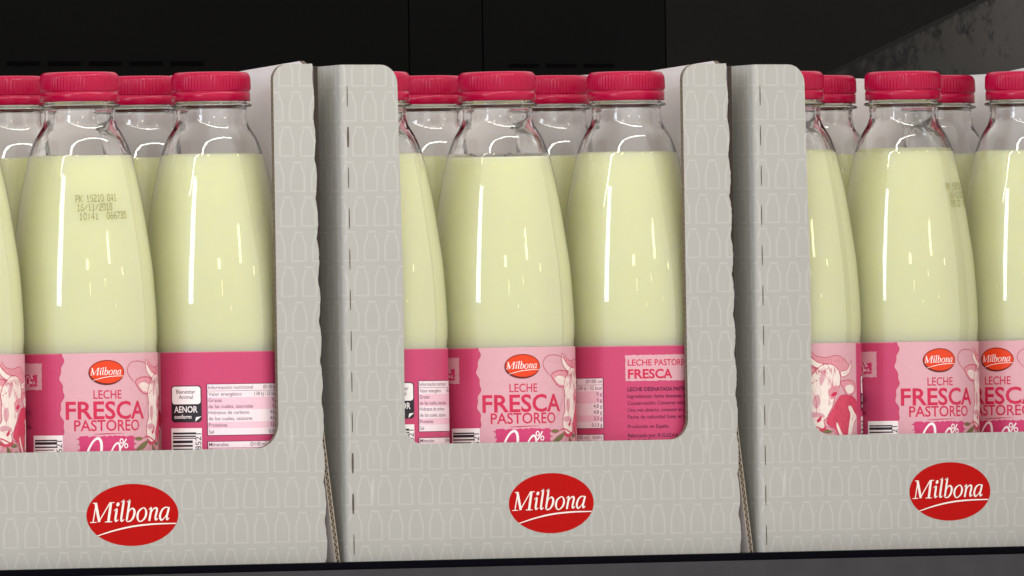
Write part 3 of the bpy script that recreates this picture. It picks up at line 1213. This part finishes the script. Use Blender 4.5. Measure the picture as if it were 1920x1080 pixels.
    while z < 84:
        pts.append((WB - TH + 0.45 + (TH - 0.9) * s + flx(3.0, z), 2.93, z))
        s = 1 - s
        z += 1.9
    for a, b_ in zip(pts, pts[1:]):
        q = len(v)
        v += [(a[0], a[1], a[2] - .28), (a[0], a[1], a[2] + .28), (b_[0], b_[1], b_[2] + .28), (b_[0], b_[1], b_[2] - .28)]
        f.append((q, q + 3, q + 2, q + 1))
    for xo in (WB - TH + 0.12, WB - 0.30):
        for k in range(20):
            z0, z1 = 84 * k / 20, 84 * (k + 1) / 20
            q = len(v)
            v += [(xo - .2 + flx(3, z0), 2.90, z0), (xo + .35 + flx(3, z0), 2.90, z0), (xo + .35 + flx(3, z1), 2.90, z1), (xo - .2 + flx(3, z1), 2.90, z1)]
            f.append((q, q + 1, q + 2, q + 3))
    link('corrugated_core', mesh('corrugated_core', v, f, [M['flute']]), box.children[-1])
    # back wall and floor
    zt = HB - 4.0
    bo = [(3.1, 0.0), (WB - 3.1, 0.0), (WB - 3.1, zt + .5)] + [(WB - 3.1 - k * 8, zt + rnd.uniform(-.4, .5)) for k in range(1, 31)] + [(3.1, zt)]
    link('back_panel', prism(bo, DB - 3.2, DB - 0.2, plain_front, [M['board_in'], M['edge'], M['print']], 'back_panel'), box)
    fo = [(3.2, 3.2), (WB - 3.2, 3.2), (WB - 3.2, DB - 3.4), (3.2, DB - 3.4)]
    v = [(x, y, z) for z in (0.1, 2.9) for x, y in fo]
    f = [(3, 2, 1, 0), (4, 5, 6, 7), (0, 1, 5, 4), (1, 2, 6, 5), (2, 3, 7, 6), (3, 0, 4, 7)]
    link('floor_panel', mesh('floor_panel', v, f, [M['board_in']]), box)
    return box


# ------------------------------------------------------------------ cabinet (setting)
M['back'] = simple('black_sheet', (0.0022, 0.0020, 0.0018), 0.8, 0.25, 14, 0.08)
M['back_lit'] = simple('lit_sheet', (0.0068, 0.0057, 0.0046), 0.8, 0.3, 8, 0.1)  # paler copy of the black sheet; light on the right bay is painted in
M['gap'] = simple('black_gap', (0.0004, 0.0004, 0.0006), 0.9, 0, 1, 0.05)


def grimy():
    mt, nt, b = new_mat("grimy_panel")
    tc = nt.nodes.new('ShaderNodeTexCoord')
    sp = nt.nodes.new('ShaderNodeSeparateXYZ')
    nt.links.new(tc.outputs['Object'], sp.inputs[0])
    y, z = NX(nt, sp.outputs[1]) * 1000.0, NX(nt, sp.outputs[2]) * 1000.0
    # mould: spots that crowd along the upper seam; thickened towards the back to paint in shade
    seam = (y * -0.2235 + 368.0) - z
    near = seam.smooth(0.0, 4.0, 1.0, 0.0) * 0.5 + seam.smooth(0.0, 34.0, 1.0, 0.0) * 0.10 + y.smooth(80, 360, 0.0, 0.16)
    n1 = noise(nt, 85, 4, None, 0.62)
    n2 = noise(nt, 320, 2)
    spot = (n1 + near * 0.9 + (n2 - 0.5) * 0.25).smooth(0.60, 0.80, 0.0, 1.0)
    basec = mixcol(nt, noise(nt, 25, 4), (0.056, 0.050, 0.043), (0.082, 0.076, 0.067))
    depth_shade = (y + (noise(nt, 30, 3) - 0.5) * 90.0).smooth(90, 330, 0.0, 0.75)  # painted shade: base colour darkens with depth in place of light fall-off
    basec = mixcol(nt, depth_shade, basec, (0.026, 0.022, 0.017))
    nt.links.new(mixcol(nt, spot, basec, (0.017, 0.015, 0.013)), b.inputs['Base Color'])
    b.inputs['Roughness'].default_value = 0.5
    return mt


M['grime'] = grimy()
M['steel'] = simple('shelf_grey', (0.040, 0.037, 0.041), 0.6, 0.25, 60, 0.2)
M['lip'] = simple('black_rubber', (0.002, 0.002, 0.004), 0.9, 0, 1, 0.04)


def boxes(name, lst, mats, fm=None, parent=None):
    v, f, mm_ = [], [], []
    for i, (x0, x1, y0, y1, z0, z1) in enumerate(lst):
        b = len(v)
        v += [(x0, y0, z0), (x1, y0, z0), (x1, y1, z0), (x0, y1, z0), (x0, y0, z1), (x1, y0, z1), (x1, y1, z1), (x0, y1, z1)]
        for q in ((3, 2, 1, 0), (4, 5, 6, 7), (0, 1, 5, 4), (1, 2, 6, 5), (2, 3, 7, 6), (3, 0, 4, 7)):
            f.append(tuple(b + k for k in q))
            mm_.append(fm[i] if fm else 0)
    return link(name, mesh(name, v, f, mats, mm_), parent)


def struct(o):
    o['kind'] = 'structure'
    return o


YB = 560.0
seams = (365.3, 418.3, 551.4)
edges = [-700.0] + [s for s in seams] + [1100.0]
lst, fm = [], []
for a, b in zip(edges, edges[1:]):
    lst.append((a + 0.55, b - 0.55, YB, YB + 12, -40.0, 520.0)); fm.append(2 if a > 500 else 0)
lst.append((-710, 1110, YB + 4, YB + 14, -41.0, 521.0)); fm.append(1)
for k in range(-3, 5):
    x = 82.0 + k * 28.5
    lst.append((x, x + 22.5, YB - 0.6, YB + 1, 298.4, 300.9)); fm.append(1)
for k in range(0, 3):
    x = 437.0 + k * 27.2
    lst.append((x, x + 21.5, YB - 0.6, YB + 1, 297.2, 299.2)); fm.append(1)
struct(boxes('back_wall', lst, [M['back'], M['gap'], M['back_lit']], fm))

# right-hand divider with its sloping top edge
v = []
for x in (546.0, 549.0):
    v += [(x, -60, 0.0), (x, 470, 0.0), (x, 470, 368.0 - 470 * 0.2235), (x, -60, 368.0 + 60 * 0.2235)]
f = [(0, 3, 2, 1), (4, 5, 6, 7), (0, 1, 5, 4), (1, 2, 6, 5), (2, 3, 7, 6), (3, 0, 4, 7)]
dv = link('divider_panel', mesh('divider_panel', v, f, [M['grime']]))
dv['label'] = 'pale grimy cabinet side panel with black mould specks and sloping top edge'
dv['category'] = 'side panel'

sh = struct(boxes('shelf', [(-700, 1100, -9.0, YB - 1, -26.0, -0.25)], [M['steel']]))
boxes('edge_gasket', [(-700, 1100, -12.5, -9.05, -4.2, -0.15)], [M['lip']], None, sh)
boxes('edge_rail', [(-700, 1100, -15.0, -9.05, -160.0, -4.3)], [M['steel']], None, sh)

# ------------------------------------------------------------------ cartons on the shelf
X1, X2, X3 = -275.2, 0.0, 275.0
carton(X1, 'pale printed carton at the left end of the row, cut off by the picture edge', (34.5, 231.0, 65.5, 14.0), (136.0, 29.3, 59.0, 35.0), 1)
carton(X2, 'pale printed carton in the middle of the row, seen whole between two cartons', (38.4, 227.0, 66.3, 12.0), (134.5, 31.0, 56.6, 34.6), 2)
carton(X3, 'pale printed carton at the right end of the row beside the grimy panel', (36.0, 227.0, 67.2, 13.0), (130.0, 33.0, 56.0, 34.2), 3, 9.0, 9.0)

# ------------------------------------------------------------------ bottles
FY, RY = 46.5, 131.8
gf, gr = 'front row milk bottles', 'back row milk bottles'
S = 85.3
seal, table, info = A0 + 26.7, A0 - 4.5, A0 + 83.7


def bx(x0, i):
    return x0 + WB / 2 + (i - 1) * S


bottle(bx(X1, 0), FY, 11.6, 232.0, 'front milk bottle cut off by the left picture edge, cow head on its label', gf)
b1 = bottle(bx(X1, 1), FY, -0.8, 232.6, 'front milk bottle with a fully visible date code and emblem facing out', gf)
bottle(bx(X1, 2), FY, seal, 233.4, 'front milk bottle showing a black and white seal and nutrition table', gf)
bottle(bx(X2, 0), FY, table, 233.2, 'front milk bottle half behind the left upright of the middle carton', gf)
bottle(bx(X2, 1), FY, 0.8, 230.6, 'front milk bottle in the centre of the middle carton, emblem facing out', gf, (0, -0.003))
bottle(bx(X2, 2), FY, info, 233.4, 'front milk bottle showing ingredient text beside the right upright of the middle carton', gf)
bottle(bx(X3, 0) + 4, FY - 0.5, 31.0, 234.2, 'front milk bottle with full cow face, beside the left upright of the right carton', gf)
b7 = bottle(bx(X3, 1), FY, -7.2, 234.8, 'front milk bottle whose date code wraps round its right side', gf)
bottle(bx(X3, 2) - 1, FY, 31.7, 233.5, 'front milk bottle cut off by the right picture edge', gf)
bottle(bx(X1, 1), RY, 60, 233, 'back row milk bottle between the two leftmost front caps', gr)
bottle(bx(X1, 2), RY, 150, 233, 'back row milk bottle between the date coded bottle and the seal bottle', gr)
bottle(bx(X2, 1), RY, 210, 233, 'back row milk bottle in the middle carton, left of its centre bottle', gr)
bottle(bx(X2, 2), RY, 100, 233, 'back row milk bottle in the middle carton, right of its centre bottle', gr)
bottle(bx(X3, 1) - 4, RY + 4, 20, 233, 'back row milk bottle peeking out behind the full cow face bottle', gr)
bottle(bx(X3, 2) - 5, RY + 4, 120, 233, 'back row milk bottle behind the bottle with the wrapped date code', gr)

st = link('date_stamp', make_stamp([(-3.6, 'PK 19210 041'), (-2.8, '16/11/2018'), (-1.5, '10:41  066735')], 209.8), b1)
st.rotation_euler = (0, 0, 0)
st = link('date_stamp', make_stamp([(0.0, 'PK 19210 041'), (2.0, '16/11/2018'), (2.6, '09:27  066735')], 213.5), b7)
st.rotation_euler = (0, 0, 26.5 / RL)
